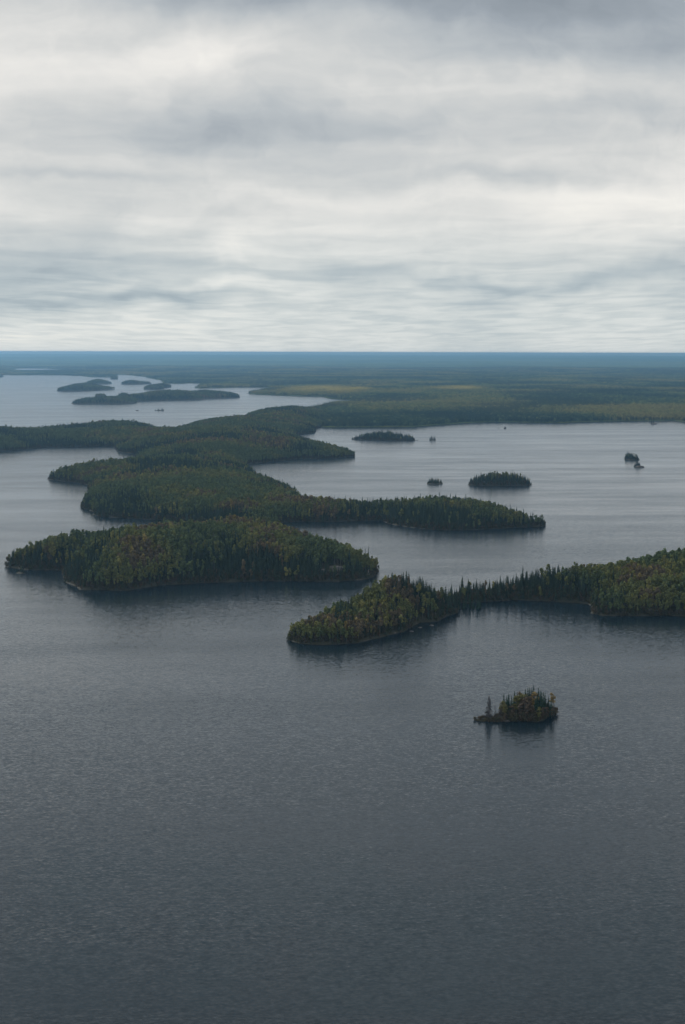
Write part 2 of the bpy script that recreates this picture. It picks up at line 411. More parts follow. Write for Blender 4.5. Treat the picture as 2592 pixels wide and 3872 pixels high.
def plain_mat(name, c1, c2, scale, rough=0.9, stretch=(1, 1, 1)):
    m_, t = new_mat(name)
    tcn = t.n('ShaderNodeTexCoord')
    mp = t.n('ShaderNodeMapping')
    mp.inputs['Scale'].default_value = stretch
    t.link(tcn.outputs['Object'], mp.inputs[0])
    n = t.noise(mp.outputs[0], scale, 4.0, 0.6)
    c = t.mix(t.ramp(n, [(0.35, 0.0), (0.65, 1.0)]), c1, c2)
    p = t.n('ShaderNodeBsdfPrincipled')
    t.link(c, p.inputs['Base Color'])
    p.inputs['Roughness'].default_value = rough
    o = t.n('ShaderNodeOutputMaterial')
    t.link(p.outputs[0], o.inputs[0])
    return m_


def land_mat():
    """bare rock at the waterline, dark moss and litter above"""
    m_, t = new_mat('island_ground')
    pos = t.n('ShaderNodeNewGeometry').outputs['Position']
    x, y, z = t.sep(pos)
    n = t.noise(pos, 0.08, 4.0, 0.6)
    nb = t.noise(pos, 0.9, 4.0, 0.6)
    soil = t.mix(t.ramp(nb, [(0.3, 0.0), (0.7, 1.0)]), (0.020, 0.024, 0.013), (0.055, 0.050, 0.028))
    rock = t.mix(t.ramp(nb, [(0.35, 0.0), (0.65, 1.0)]), (0.03, 0.03, 0.03), (0.16, 0.15, 0.14))
    edge = t.m('ADD', z, t.m('MULTIPLY', t.m("SUBTRACT", 0.61, n), 7.0))
    c = t.mix(t.ramp(edge, [(0.2, 1.0), (0.6, 0.0)]), soil, rock)
    wet = t.ramp(z, [(0.12, 0.35), (0.3, 1.0)])
    c = t.mix(1.0, c, t.comb(wet, wet, wet), 'MULTIPLY')
    p = t.n('ShaderNodeBsdfPrincipled')
    t.link(c, p.inputs['Base Color'])
    p.inputs['Roughness'].default_value = 0.9
    o = t.n('ShaderNodeOutputMaterial')
    t.link(p.outputs[0], o.inputs[0])
    return m_


def far_land_mat():
    """forest canopy of the distant mainland"""
    m_, t = new_mat('distant_forest_floor')
    pos = t.n('ShaderNodeNewGeometry').outputs['Position']
    x, y, z = t.sep(pos)
    n1 = t.noise(pos, 1 / 900., 5.0, 0.65)
    n2 = t.noise(pos, 1 / 120., 3.0, 0.6)
    n0 = t.noise(pos, 1 / 5200., 4.0, 0.6)  # broad patches: sun and cloud shade painted into the canopy colour
    g = t.m('ADD', t.m('MULTIPLY', n1, 0.35), t.m('ADD', t.m('MULTIPLY', n2, 0.25), t.m('MULTIPLY', n0, 0.40)))
    c = t.ramp(g, [(0.32, (0.03, 0.055, 0.038)), (0.48, (0.10, 0.145, 0.065)), (0.58, (0.18, 0.20, 0.075)), (0.68, (0.28, 0.25, 0.09))])
    c = t.mix(t.ramp(z, [(0.6, 1.0), (1.0, 0.0)]), c, (0.03, 0.035, 0.024))
    d = t.n('ShaderNodeBsdfDiffuse')
    t.link(c, d.inputs[0])
    o = t.n('ShaderNodeOutputMaterial')
    t.link(d.outputs[0], o.inputs[0])
    return m_


M_WATER = water_mat()
M_NEEDLE = leaf_mat('spruce_needles', 0.7)
M_LEAF = leaf_mat('broad_leaves', 0.8)
M_BARK = plain_mat('dark_bark', (0.03, 0.025, 0.02), (0.07, 0.06, 0.05), 3.0)
M_PALE = plain_mat('pale_bark', (0.12, 0.115, 0.10), (0.27, 0.26, 0.23), 2.0, stretch=(1, 1, 0.6))
M_DEAD = plain_mat('dead_wood', (0.06, 0.058, 0.058), (0.13, 0.12, 0.12), 3.0)
M_LAND = land_mat()
M_FAR = far_land_mat()
M_ROCK = plain_mat('granite', (0.06, 0.056, 0.054), (0.20, 0.18, 0.165), 0.6)

# ------------------------------------------------------------------ water
S_ = 70000.0
wm = mesh_np('water', [(-S_, -3000, 0), (S_, -3000, 0), (S_, S_, 0), (-S_, S_, 0)], [(0, 1, 2, 3)], [M_WATER])
tag(link('water', wm), 'grey lake water ruffled by wind around the islands', 'lake', kind='structure')

# ------------------------------------------------------------------ landforms
# name: rings, grid step, hill height, hill scale, coast roughness, tree spacing, tree height
LAND = {}


def add_land(key, label, step, hmax, hl, rough, holes=(), zlab='island', name='island', bumps=()):
    rings = [POLY[key]] + list(holes)
    P_ = np.array(POLY[key])
    pad = step * 3
    x0, x1 = P_[:, 0].min() - pad, P_[:, 0].max() + pad
    y0, y1 = P_[:, 1].min() - pad, P_[:, 1].max() + pad
    nx, ny = int((x1 - x0) / step) + 2, int((y1 - y0) / step) + 2
    X, Y = np.meshgrid(x0 + step * np.arange(nx), y0 + step * np.arange(ny))
    sd = sdist(X.ravel(), Y.ravel(), rings)
    sd = sd + (fbm(X.ravel(), Y.ravel(), rough * 6, 3, 3) - 0.5) * 2 * rough
    hn = fbm(X.ravel(), Y.ravel(), max(hl * 2.2, 30), 11, 3)
    pos_ = np.maximum(sd, 0)
    z = np.where(sd > 0, np.minimum(sd * 0.35, 0.9) + hmax * (1 - np.exp(-pos_ / hl)) * (0.25 + 1.5 * hn),
                 np.maximum(sd * 0.4, -3.0))
    for (bx_, by_, br_, bh_) in bumps:
        z = z + np.where(sd > 0, bh_ * np.exp(-((X.ravel() - bx_) ** 2 + (Y.ravel() - by_) ** 2) / br_ ** 2) * (1 - np.exp(-pos_ / 14.0)), 0)
    Z = z.reshape(ny, nx)
    SD = sd.reshape(ny, nx)
    keep = SD > -step * 2.2
    kc = keep[:-1, :-1] | keep[1:, :-1] | keep[:-1, 1:] | keep[1:, 1:]
    idx = np.arange(nx * ny).reshape(ny, nx)
    F = np.stack([idx[:-1, :-1], idx[:-1, 1:], idx[1:, 1:], idx[1:, :-1]], -1)[kc]
    used = np.unique(F)
    remap = np.full(nx * ny, -1)
    remap[used] = np.arange(len(used))
    V = np.stack([X.ravel(), Y.ravel(), z], -1)[used]
    me = mesh_np(name, V, remap[F], [M_LAND], smooth=True)
    o = tag(link(name, me), label, zlab, kind='structure')
    LAND[key] = dict(x0=x0, y0=y0, step=step, Z=Z, SD=SD, obj=o, P=P_)


def samp(key, x, y, what='Z'):
    L_ = LAND[key]
    A = L_[what]
    fx = np.clip((x - L_['x0']) / L_['step'], 0, A.shape[1] - 1.001)
    fy = np.clip((y - L_['y0']) / L_['step'], 0, A.shape[0] - 1.001)
    i, j = fx.astype(int), fy.astype(int)
    a, b = fx - i, fy - j
    return (A[j, i] * (1 - a) + A[j, i + 1] * a) * (1 - b) + (A[j + 1, i] * (1 - a) + A[j + 1, i + 1] * a) * b


add_land('nearest_islet', 'tiny islet standing alone in the open water nearest the viewer', 0.7, 0.8, 6, 0.8)
add_land('teardrop_island', 'teardrop shaped wooded island ending in a low point at its left', 2.5, 9, 30, 1.2, bumps=((48, 1250, 42, 17),))
add_land('right_peninsula', 'wooded peninsula running off the right edge with a low shore spit', 4, 9, 60, 2.0, bumps=((340, 1400, 130, 17), (190, 1370, 50, 6)), zlab='peninsula', name='peninsula')
add_land('long_dark_island', 'broad dark wooded island at left with pale rocks along its front shore', 5, 33, 62, 4)
add_land('long_peninsula', 'long winding wooded peninsula crossing the middle of the lake', 11, 25, 110, 7, holes=POND, zlab='peninsula', name='peninsula')
SM = {
    'I0': ('low wooded land at the far left edge beyond the open water', 40, 10, 120, 20),
    'I1': ('low wooded island in the far left water, the front one of an overlapping pair', 25, 18, 90, 12),
    'I2': ('humped wooded island just behind another island in the far left water', 25, 20, 90, 12),
    'I3': ('small humped island in the far water left of the mainland point', 22, 16, 80, 10),
    'I4': ('small wooded island lying against the far shore point', 22, 16, 80, 10),
    'I5': ('tiny wooded islet near the tip of the far left spit', 16, 4, 50, 8),
    'I7': ('round tufted islet behind the left half of the long narrow island', 7, 2, 30, 4),
    'I8': ('long narrow wooded island stretching across the far left water', 18, 17, 90, 12),
    'I8b': ('small wooded islet tucked behind the middle of the long narrow island', 9, 3, 30, 5),
    'I9': ('low islet with thin bare trees in the left water', 5, 1, 20, 3),
    'R1': ('wooded island nearest the mainland shore with a tail of spruces at right', 6, 9, 50, 5),
    'R2': ('tiny islet with a few spruces right of the island near the mainland', 2, 0.8, 9, 1.2),
    'R3': ('bushy round islet in the right water with a low spit at its side', 3.5, 0.6, 12, 1.5),
    'R4': ('domed pale rock islet topped by a clump of spruces in the right water', 2, 3.0, 9, 1.2),
    'R5': ('small rock islet with two trees close to the mainland at far right', 2.5, 2.0, 9, 1.2),
    'R7': ('small islet with a notched row of spruces left of the oval island', 2.5, 1.0, 10, 1.5),
    'R8': ('oval wooded island with tall spruces rising above its crown', 4, 7, 26, 3),
    'D1': ('dark bushy islet just off the left tip of the broad dark island', 1.2, 0.6, 6, 1.0),
}
for k_, (lb, st, hm, hl, rg) in SM.items():
    add_land(k_, lb, st, hm, hl, rg)


def far_height(x, y, sd):
    d = np.hypot(x, y)
    km = d / 1000.0
    ramp_ = np.interp(km, [4, 10, 20, 26, 35, 45, 56, 62, 70], [7, 10, 16, 22, 50, 88, 128, 136, 110])
    n_ = fbm(x, y, 2600, 21, 4)
    n2_ = fbm(x, y, 700, 31, 3)
    amp_ = np.interp(km, [4, 10, 20, 30, 45, 60], [10, 14, 24, 64, 74, 40])
    h = ramp_ * 0.75 + amp_ * (n_ - 0.42) * 1.5 + 10 * (n2_ - 0.5)
    h = np.maximum(h, 1.0)
    pos_ = np.maximum(sd, 0)
    L_ = np.interp(km, [4, 10, 20, 30], [110, 250, 450, 800])
    return np.where(sd > 0, np.minimum(sd * 0.25, 1.0) + h * (1 - np.exp(-pos_ / L_)), np.maximum(sd * 0.3, -3.0))


def add_mainland():
    nd, na = 560, 420
    dd = 3900 * (64000 / 3900) ** (np.linspace(0, 1, nd) ** 1.0)
    aa = np.tan(R(24)) * np.linspace(-1, 1, na)
    Yg, Ag = np.meshgrid(dd, aa, indexing='ij')
    Xg = Yg * Ag
    x, y = Xg.ravel(), Yg.ravel()
    sd = sdist(x, y, [POLY['M']] + LAKES)
    rg = np.clip(y / 450., 6, 30)
    sd = sd + (fbm(x, y, 160, 3, 4) - 0.5) * 2 * rg
    z = far_height(x, y, sd)
    SD = sd.reshape(nd, na)
    cell = (Yg * (dd[1] / dd[0] - 1))
    keep = SD > -cell * 2.2
    kc = keep[:-1, :-1] | keep[1:, :-1] | keep[:-1, 1:] | keep[1:, 1:]
    idx = np.arange(nd * na).reshape(nd, na)
    F = np.stack([idx[:-1, :-1], idx[:-1, 1:], idx[1:, 1:], idx[1:, :-1]], -1)[kc]
    # inland canopy roughness beyond the reach of the modelled trees
    cz = np.where((y > 15000) & (sd > 60), (rng.random(len(y)) - 0.3) * 16 * np.clip((y - 15000) / 8000, 0, 1), 0)
    V = np.stack([x, y, z + cz], -1)
    used = np.unique(F)
    remap = np.full(nd * na, -1)
    remap[used] = np.arange(len(used))
    me = mesh_np('mainland', V[used], remap[F], [M_FAR], smooth=False)
    tag(link('mainland', me), 'forested mainland reaching back to blue hills on the horizon', 'mainland', kind='structure')
    LAND['M'] = dict(dd=dd, aa=aa, Z=z.reshape(nd, na), SD=SD)


add_mainland()


def samp_far(x, y, what):
    A = LAND['M'][what]
    dd, aa = LAND['M']['dd'], LAND['M']['aa']
    fy = np.interp(y, dd, np.arange(len(dd)))
    fx = np.interp(x / y, aa, np.arange(len(aa)))
    fy = np.clip(fy, 0, len(dd) - 1.001)
    fx = np.clip(fx, 0, len(aa) - 1.001)
    i, j = fx.astype(int), fy.astype(int)
    a, b = fx - i, fy - j
    return (A[j, i] * (1 - a) + A[j, i + 1] * a) * (1 - b) + (A[j + 1, i] * (1 - a) + A[j + 1, i + 1] * a) * b


# ------------------------------------------------------------------ tree shapes
class Geo:
    def __init__(s):
        s.v, s.f, s.m, s.sh = [], [], [], []

    def quad(s, a, b, c, d, mi, sh):
        i = len(s.v)
        s.v += [tuple(a), tuple(b), tuple(c), tuple(d)]
        s.f.append((i, i + 1, i + 2, i + 3))
        s.m.append(mi)
        s.sh.append(sh)

    def stem(s, pts, rad, mi, sides=5, sh=0.5):
        """tapered tube through pts"""
        rings = []
        for (p, r_) in zip(pts, rad):
            i = len(s.v)
            for k in range(sides):
                a = 2 * math.pi * k / sides
                s.v.append((p[0] + r_ * math.cos(a), p[1] + r_ * math.sin(a), p[2]))
            rings.append(i)
        for a, b in zip(rings, rings[1:]):
            for k in range(sides):
                k2 = (k + 1) % sides
                s.f.append((a + k, a + k2, b + k2, b + k))
                s.m.append(mi)
                s.sh.append(sh)

    def mesh(s, name, mats):
        return mesh_np(name, s.v, s.f, mats, s.m, {'shade': s.sh})

    def add(s, o, off=(0, 0, 0), sc=1.0, mshift=0):
        i = len(s.v)
        s.v += [(a * sc + off[0], b * sc + off[1], c * sc + off[2]) for a, b, c in o.v]
        s.f += [tuple(k + i for k in f) for f in o.f]
        s.m += [k + mshift for k in o.m]
        s.sh += o.sh
        return s


def spruce(h, rad, tiers, per, rnd, bare=0.08, power=0.85, top=None, gap=0.0):
    tr, cr = Geo(), Geo()
    tr.stem([(0, 0, -0.8), (0, 0, h * .45), (0, 0, h * .97)], [0.018 * h * .7, .008 * h, .002 * h], 0)
    for i in range(tiers):
        q = i / (tiers - 1)
        z = h * (bare + (0.99 - bare) * q)
        rr = rad * ((1 - q) ** power) * rnd.uniform(.75, 1.2) + 0.022 * h
        if top and q > top[0]:
            rr = rad * top[1] * rnd.uniform(.6, 1.2) * min(1, (1.02 - q) / (1 - top[0]) * 2.2)
        n = max(3, int(per * (0.55 + 0.45 * (1 - q))))
        a0 = rnd.uniform(0, 6.28)
        for k in range(n):
            if rnd.random() < gap:
                continue
            a = a0 + 6.283 * k / n + rnd.uniform(-.25, .25)
            r_ = rr * rnd.uniform(.7, 1.15)
            dr = rnd.uniform(.15, .5) * r_
            ca, sa = math.cos(a), math.sin(a)
            wd = r_ * rnd.uniform(.42, .62)
            sh = rnd.random()
            zz = z + rnd.uniform(-.02, .02) * h
            lift = h * 0.035
            cr.quad((0, 0, zz + lift), (ca * r_ * .55 + sa * wd, sa * r_ * .55 - ca * wd, zz - dr * .9),
                    (ca * r_, sa * r_, zz - dr * .55), (ca * r_ * .55 - sa * wd, sa * r_ * .55 + ca * wd, zz - dr * .9), 0, sh)
    return tr, cr


def broadleaf(h, rx, cz, rzv, nblob, nleaf, leaf, rnd, fork=False):
    tr, cr = Geo(), Geo()
    lean = (rnd.uniform(-.03, .03) * h, rnd.uniform(-.03, .03) * h)
    tr.stem([(0, 0, -0.8), (lean[0] * .4, lean[1] * .4, h * .4), (lean[0], lean[1], h * .86)],
            [.013 * h, .009 * h, .003 * h], 0)
    blobs = []
    for i in range(nblob):
        a = rnd.uniform(0, 6.283)
        zz = rnd.uniform(-1, 1)
        q = math.sqrt(max(0, 1 - zz * zz)) * rnd.uniform(.35, .8)
        c = (lean[0] + rx * q * math.cos(a), lean[1] + rx * q * math.sin(a), cz + rzv * zz * .72)
        blobs.append((c, rnd.uniform(.38, .62) * rx, rnd.uniform(0, 1)))
        if i % 2 == 0:
            tr.stem([(lean[0] * .5, lean[1] * .5, h * rnd.uniform(.38, .55)), c], [.006 * h, .002 * h], 0, 3)
    for k in range(nleaf):
        c, r_, bs = blobs[k % nblob]
        d_ = Vector((rnd.gauss(0, 1), rnd.gauss(0, 1), rnd.gauss(0.25, 1))).normalized()
        p = Vector(c) + d_ * r_ * rnd.uniform(.55, 1.0)
        nrm = (d_ + Vector((rnd.uniform(-.7, .7), rnd.uniform(-.7, .7), rnd.uniform(-.4, .9)))).normalized()
        t1 = nrm.orthogonal().normalized()
        t1 = (Matrix.Rotation(rnd.uniform(0, 6.28), 3, nrm) @ t1)
        t2 = nrm.cross(t1)
        s_ = leaf * rnd.uniform(.6, 1.25)
        cr.quad(p - t1 * s_ * .6, p - t2 * s_ * .45, p + t1 * s_ * .6, p + t2 * s_ * .45, 0, min(1, max(0, .6 * bs + .4 * rnd.random())))
    return tr, cr


def bare_tree(h, rad, rnd, tiers=22, per=7):
    """dead spruce: bristling twigs, ragged"""
    tr, cr = Geo(), Geo()
    tr.stem([(0, 0, -0.5), (0, 0, h * .5), (0, 0, h)], [.014 * h, .008 * h, .002 * h], 0)
    for i in range(tiers):
        q = i / (tiers - 1)
        z = h * (.1 + .88 * q)
        for k in range(per):
            a = rnd.uniform(0, 6.283)
            r_ = (rad * (1 - q) ** .75 + .25) * rnd.uniform(.5, 1.15)
            dr = r_ * rnd.uniform(-.1, .3)
            ca, sa = math.cos(a), math.sin(a)
            cr.quad((0, 0, z + .22), (ca * r_, sa * r_, z - dr + .06), (ca * r_, sa * r_, z - dr - .10), (0, 0, z - .10), 0, rnd.random())
            for w_ in range(2):
                f_ = rnd.uniform(.4, .9)
                b_ = a + rnd.choice((-1, 1)) * .6
                e_ = (ca * r_ * f_ + math.cos(b_) * r_ * .35, sa * r_ * f_ + math.sin(b_) * r_ * .35, z - dr * f_ - .1)
                cr.quad((ca * r_ * f_, sa * r_ * f_, z - dr * f_ + .08), e_, (e_[0], e_[1], e_[2] - .12), (ca * r_ * f_, sa * r_ * f_, z - dr * f_ - .1), 0, rnd.random())
    return tr, cr


rnd = random.Random(5)
SPR, ASP, SHR = [], [], []
# unit trees: spruces are 15 m tall, broadleaves 17 m, shrubs 3 m
for i in range(6):
    SPR.append(spruce(15, rnd.uniform(1.7, 2.6), rnd.choice((16, 18, 20)), 9, rnd, rnd.uniform(.05, .14), rnd.uniform(.7, 1.0),
                      top=None if i < 4 else (.72, .55)))
for i in range(6):
    rz_ = rnd.uniform(.29, .38) * 17
    ASP.append(broadleaf(17, rnd.uniform(2.5, 3.4), 17 - rz_ - .3, rz_, rnd.choice((12, 14, 16)), 330, 1.15, rnd))
for i in range(3):
    SHR.append(broadleaf(3.2, 1.9, 1.5, 1.3, 7, 60, .75, rnd))
UNIT_H = [15.0] * 6 + [17.0] * 6 + [3.2] * 3
UNIT_R = [1.8] * 6 + [2.9] * 6 + [2.0] * 3
DEAD = bare_tree(15, 3.0, rnd, 26, 9)
THIN = bare_tree(11, 1.4, rnd, 14, 4)

PARTS = []   # (trunk mesh, crown mesh) of each variant, for trees that are objects of their own
WHOLE = []   # one-mesh versions for the masses
LIB = bpy.data.collections.new('tree_library')     # not linked to the scene: only the masses read it
for i, (tr, cr) in enumerate(SPR + ASP + SHR):
    kind_ = 'spruce' if i < 6 else ('aspen' if i < 12 else 'shrub')
    bark = M_BARK if kind_ != 'aspen' else M_PALE
    leaf = M_NEEDLE if kind_ == 'spruce' else M_LEAF
    PARTS.append((tr.mesh(kind_ + '_trunk', [bark]), cr.mesh(kind_ + '_crown', [leaf])))
    g = Geo().add(tr).add(cr, mshift=1)
    o = bpy.data.objects.new('variant_%02d' % i, g.mesh(kind_ + '_variant', [bark, leaf]))
    LIB.objects.link(o)
# patches of several coarse trees for the far mainland (20 m across)
LIBF = bpy.data.collections.new('wood_library')
CL = 5
for i in range(CL):
    g = Geo()
    for k in range(9):
        off = (rnd.uniform(-10, 10), rnd.uniform(-10, 10), rnd.uniform(-1.5, .5))
        if rnd.random() < (0.3 if i < 3 else 0.75):
            tr, cr = spruce(rnd.uniform(14, 20), rnd.uniform(1.8, 2.6), 7, 5, rnd)
        else:
            hh = rnd.uniform(11, 15)
            tr, cr = broadleaf(hh, rnd.uniform(3.0, 4.2), hh * .6, hh * .38, 6, 42, 2.3, rnd)
        g.add(cr, off, 1.0, 0)
    o = bpy.data.objects.new('patch_%02d' % i, g.mesh('wood_patch', [M_LEAF]))
    LIBF.objects.link(o)

# ------------------------------------------------------------------ masses of trees
def points_mesh(name, pos_, idx, sc, rz, tint):
    me = bpy.data.meshes.new(name)
    me.vertices.add(len(pos_))
    me.vertices.foreach_set('co', np.asarray(pos_, np.float32).ravel())
    a = me.attributes.new('idx', 'INT', 'POINT'); a.data.foreach_set('value', np.asarray(idx, np.int32))
    a = me.attributes.new('scl', 'FLOAT_VECTOR', 'POINT'); a.data.foreach_set('vector', np.asarray(sc, np.float32).ravel())
    a = me.attributes.new('rz', 'FLOAT', 'POINT'); a.data.foreach_set('value', np.asarray(rz, np.float32))
    a = me.attributes.new('tint', 'FLOAT_VECTOR', 'POINT'); a.data.foreach_set('vector', np.asarray(tint, np.float32).ravel())
    me.update()
    return me


def scatter_group(coll):
    ng = bpy.data.node_groups.new('scatter_' + coll.name, 'GeometryNodeTree')
    ng.interface.new_socket('Geometry', in_out='INPUT', socket_type='NodeSocketGeometry')
    ng.interface.new_socket('Geometry', in_out='OUTPUT', socket_type='NodeSocketGeometry')
    N = ng.nodes.new
    gi, go = N('NodeGroupInput'), N('NodeGroupOutput')
    ci = N('GeometryNodeCollectionInfo')
    ci.inputs['Collection'].default_value = coll
    ci.inputs['Separate Children'].default_value = True
    ci.inputs['Reset Children'].default_value = True
    ip = N('GeometryNodeInstanceOnPoints')
    ip.inputs['Pick Instance'].default_value = True

    def attr(nm, typ):
        a = N('GeometryNodeInputNamedAttribute')
        a.data_type = typ
        a.inputs['Name'].default_value = nm
        return a.outputs['Attribute']
    cx = N('ShaderNodeCombineXYZ')
    K = ng.links.new
    K(gi.outputs[0], ip.inputs['Points'])
    K(ci.outputs[0], ip.inputs['Instance'])
    K(attr('idx', 'INT'), ip.inputs['Instance Index'])
    K(attr('scl', 'FLOAT_VECTOR'), ip.inputs['Scale'])
    K(attr('rz', 'FLOAT'), cx.inputs[2])
    er = N('FunctionNodeEulerToRotation')
    K(cx.outputs[0], er.inputs[0])
    K(er.outputs[0], ip.inputs['Rotation'])
    K(ip.outputs[0], go.inputs[0])
    return ng


NG_TREES, NG_FAR = scatter_group(LIB), scatter_group(LIBF)


def mass(name, pos_, idx, sc, rz, tint, ng, label, cat='forest'):
    o = link(name, points_mesh(name, pos_, idx, sc, rz, tint))
    md = o.modifiers.new('scatter', 'NODES')
    md.node_group = ng
    tag(o, label, cat, kind='stuff')
    return o


PAL = np.array([(.060, .086, .056), (.040, .060, .044),                      # spruce
                (.138, .178, .082), (.190, .208, .080), (.262, .250, .086),  # green, olive, yellow-green
                (.320, .252, .092), (.262, .182, .088), (.190, .152, .092)])  # gold, rust, brown


def tints(x, y, spr, n, tintb=0.0):
    c = np.empty((n, 3))
    patch = vnoise(x, y, 58, 41) * .66 + vnoise(x, y, 17, 43) * .26 + rng.random(n) * .14
    big = vnoise(x, y, 240, 47)
    v = patch + (big - .5) * .30 + tintb
    k = np.select([v < .40, v < .54, v < .70, v < .76, v < .90], [2, 2, 3, 4, 7], 5)
    k = np.where((v > .95), 6, k)
    c = PAL[k]
    s_ = rng.random(n)[:, None]
    c = np.where(spr[:, None], PAL[0] * s_ + PAL[1] * (1 - s_), c)
    kk = np.where(spr, 0, k)
    c = c * (0.8 + 0.4 * rng.random(n))[:, None]
    return c, kk


VIEW = math.tan(R(13)) * 1.22
WOODS = []     # candidate trees of all near lands


def scatter(key, spacing, sprf, hs=1.0, fringe=True, clear=(), tintb=0.0, lean=None):
    L_ = LAND[key]
    P_ = L_['P']
    x0, x1 = max(P_[:, 0].min(), -P_[:, 1].max() * VIEW) - 5, min(P_[:, 0].max(), P_[:, 1].max() * VIEW) + 5
    y0, y1 = P_[:, 1].min() - 5, P_[:, 1].max() + 5
    gx = np.arange(x0, x1, spacing)
    gy = np.arange(y0, y1, spacing)
    X, Y = np.meshgrid(gx, gy)
    n = X.size
    x = X.ravel() + (rng.random(n) - .5) * spacing * .95
    y = Y.ravel() + (rng.random(n) - .5) * spacing * .95
    sd = samp(key, x, y, 'SD')
    ok = (sd > .4 + rng.random(n) * 1.6) & (np.abs(x) < y * VIEW)
    for (cx_, cy_, cr_) in clear:
        ok &= np.hypot(x - cx_, y - cy_) > cr_
    x, y, sd = x[ok], y[ok], sd[ok]
    z = samp(key, x, y)
    n = len(x)
    f = fbm(x, y, 105, 61, 3)
    shore = np.exp(-np.maximum(sd, 0) / 14.0)
    band = np.exp(-np.maximum(sd, 0) / 38.0)
    ps = np.clip((f - .5) * 4.2 + sprf - .10 + band * .50 + (lean(x, y) if lean else 0), 0.03, .96)
    spr = rng.random(n) < ps
    idx = np.where(spr, rng.integers(0, 6, n), rng.integers(6, 12, n))
    ht = np.where(spr, rng.normal(.82, .18, n), rng.normal(.82, .14, n)) * hs
    ht = np.where(spr & (rng.random(n) < .05), ht * 1.28, ht)
    ht *= (1 - .28 * shore)
    ht = np.clip(ht, .4, 1.5)
    wd = np.where(spr, ht * rng.uniform(.72, 1.05, n), ht * rng.uniform(.72, 1.12, n))
    col, kk = tints(x, y, spr, n, tintb)
    rows = dict(x=x, y=y, z=z, sd=sd, idx=idx, ht=ht, wd=wd, rz=rng.uniform(0, 6.28, n), col=col, kk=kk, spr=spr, key=np.array([key] * n, dtype=object))
    if fringe:   # low shrubs along the waterline
        m_ = int(n * 1.3)
        k = rng.integers(0, n, m_ * 3)
        k = k[sd[k] < 12][:m_]
        fx = x[k] + rng.uniform(-3.5, 3.5, len(k))
        fy = y[k] + rng.uniform(-3.5, 3.5, len(k))
        s2 = samp(key, fx, fy, 'SD')
        q = s2 > -.3
        fx, fy, s2 = fx[q], fy[q], s2[q]
        mm = len(fx)
        g2 = rng.random(mm)[:, None]
        fc = np.array((.070, .085, .046)) * g2 + np.array((.115, .088, .064)) * (1 - g2)
        fr = dict(x=fx, y=fy, z=samp(key, fx, fy), sd=s2, idx=rng.integers(12, 15, mm), ht=rng.uniform(.5, 2.1, mm) * hs, wd=rng.uniform(.6, 1.3, mm) * hs,
                  rz=rng.uniform(0, 6.28, mm), col=fc, kk=np.full(mm, 9), spr=np.zeros(mm, bool), key=np.array([key] * mm, dtype=object))
        rows = {a: np.concatenate([rows[a], fr[a]]) for a in rows}
    WOODS.append(rows)


OUT = SPOT['outcrop']
BEA = SPOT['beacon']
scatter('teardrop_island', 3.3, .02, .95, tintb=.05, lean=lambda x, y: np.clip((y - 1235) / 60., -.2, .6))
scatter('right_peninsula', 3.4, .20, 1.0, lean=lambda x, y: np.clip((270 - x) / 75., -.1, .9))
scatter('long_dark_island', 3.5, .38, 1.0, tintb=.04, lean=lambda x, y: np.clip((1492 - y) / 70., -.1, .6) + np.clip((x + 60) / 60., 0, .4), clear=((OUT[0], OUT[1] + 3, 9), (OUT[0] - 12, OUT[1] - 1, 6), (BEA[0], BEA[1], 6)))
scatter('long_peninsula', 4.0, .22, 1.0)
scatter('R8', 4.5, .35, .95)
scatter('R7', 4.2, .8, .58)
scatter('R1', 5.0, .55, 1.0)
scatter('R3', 3.8, .45, .85)
scatter('D1', 3.0, .8, .4)
for k_, sp_, sf_ in (('I1', 8, .35), ('I2', 9, .35), ('I3', 8.5, .4), ('I4', 8, .4), ('I5', 8, .5), ('I7', 5.5, .5), ('I8', 7, .4), ('I8b', 5.5, .4), ('I0', 10, .4)):
    scatter(k_, sp_, sf_, 1.05, fringe=False)
WOOD = {a: np.concatenate([r_[a] for r_ in WOODS]) for a in WOODS[0]}
print('trees', len(WOOD['x']))

# which trees show largest: a small depth-sorted item buffer of the picture
def project(x, y, z):
    cp, sp = math.cos(PITCH), math.sin(PITCH)
    yy = y * cp - (z - CAM_H) * sp
    zz = y * sp + (z - CAM_H) * cp
    f = 5742.0
    return x / yy * f, -zz / yy * f, f / yy


def visible_area(W):
    near = np.where((np.hypot(W['x'], W['y']) < 2150))[0]
    d = np.hypot(W['x'], W['y'])[near]
    near = near[np.argsort(-d)]
    S = 0.5
    IW, IH = int(2592 * S), int(1400 * S)
    buf = np.full((IH, IW), -1, np.int32)
    hu = np.array(UNIT_H)[W['idx']] * W['ht']
    ru = np.array(UNIT_R)[W['idx']] * W['wd']
    px_, py_, k = project(W['x'], W['y'], W['z'])
    _, pt, _ = project(W['x'], W['y'], W['z'] + hu)
    for i in near:
        top, bot = (pt[i] + 1936 - 1700) * S, (py_[i] + 1936 - 1700) * S
        cx_, hw = (px_[i] + 1296) * S, ru[i] * k[i] * S
        if bot < 0 or top > IH or cx_ + hw < 0 or cx_ - hw > IW:
            continue
        t0, b0 = int(max(0, top)), int(max(0, min(IH, bot)))
        if W['spr'][i]:
            for j in range(t0, b0):
                q = max(.12, (j - top) / max(1e-3, bot - top)) * hw
                buf[j, int(max(0, cx_ - q)):int(max(0, cx_ + q)) + 1] = i
        else:
            buf[t0:int(top + (bot - top) * .65), int(max(0, cx_ - hw)):int(max(0, cx_ + hw)) + 1] = i
    cnt = np.bincount(buf[buf >= 0].ravel(), minlength=len(W['x']))
    return cnt


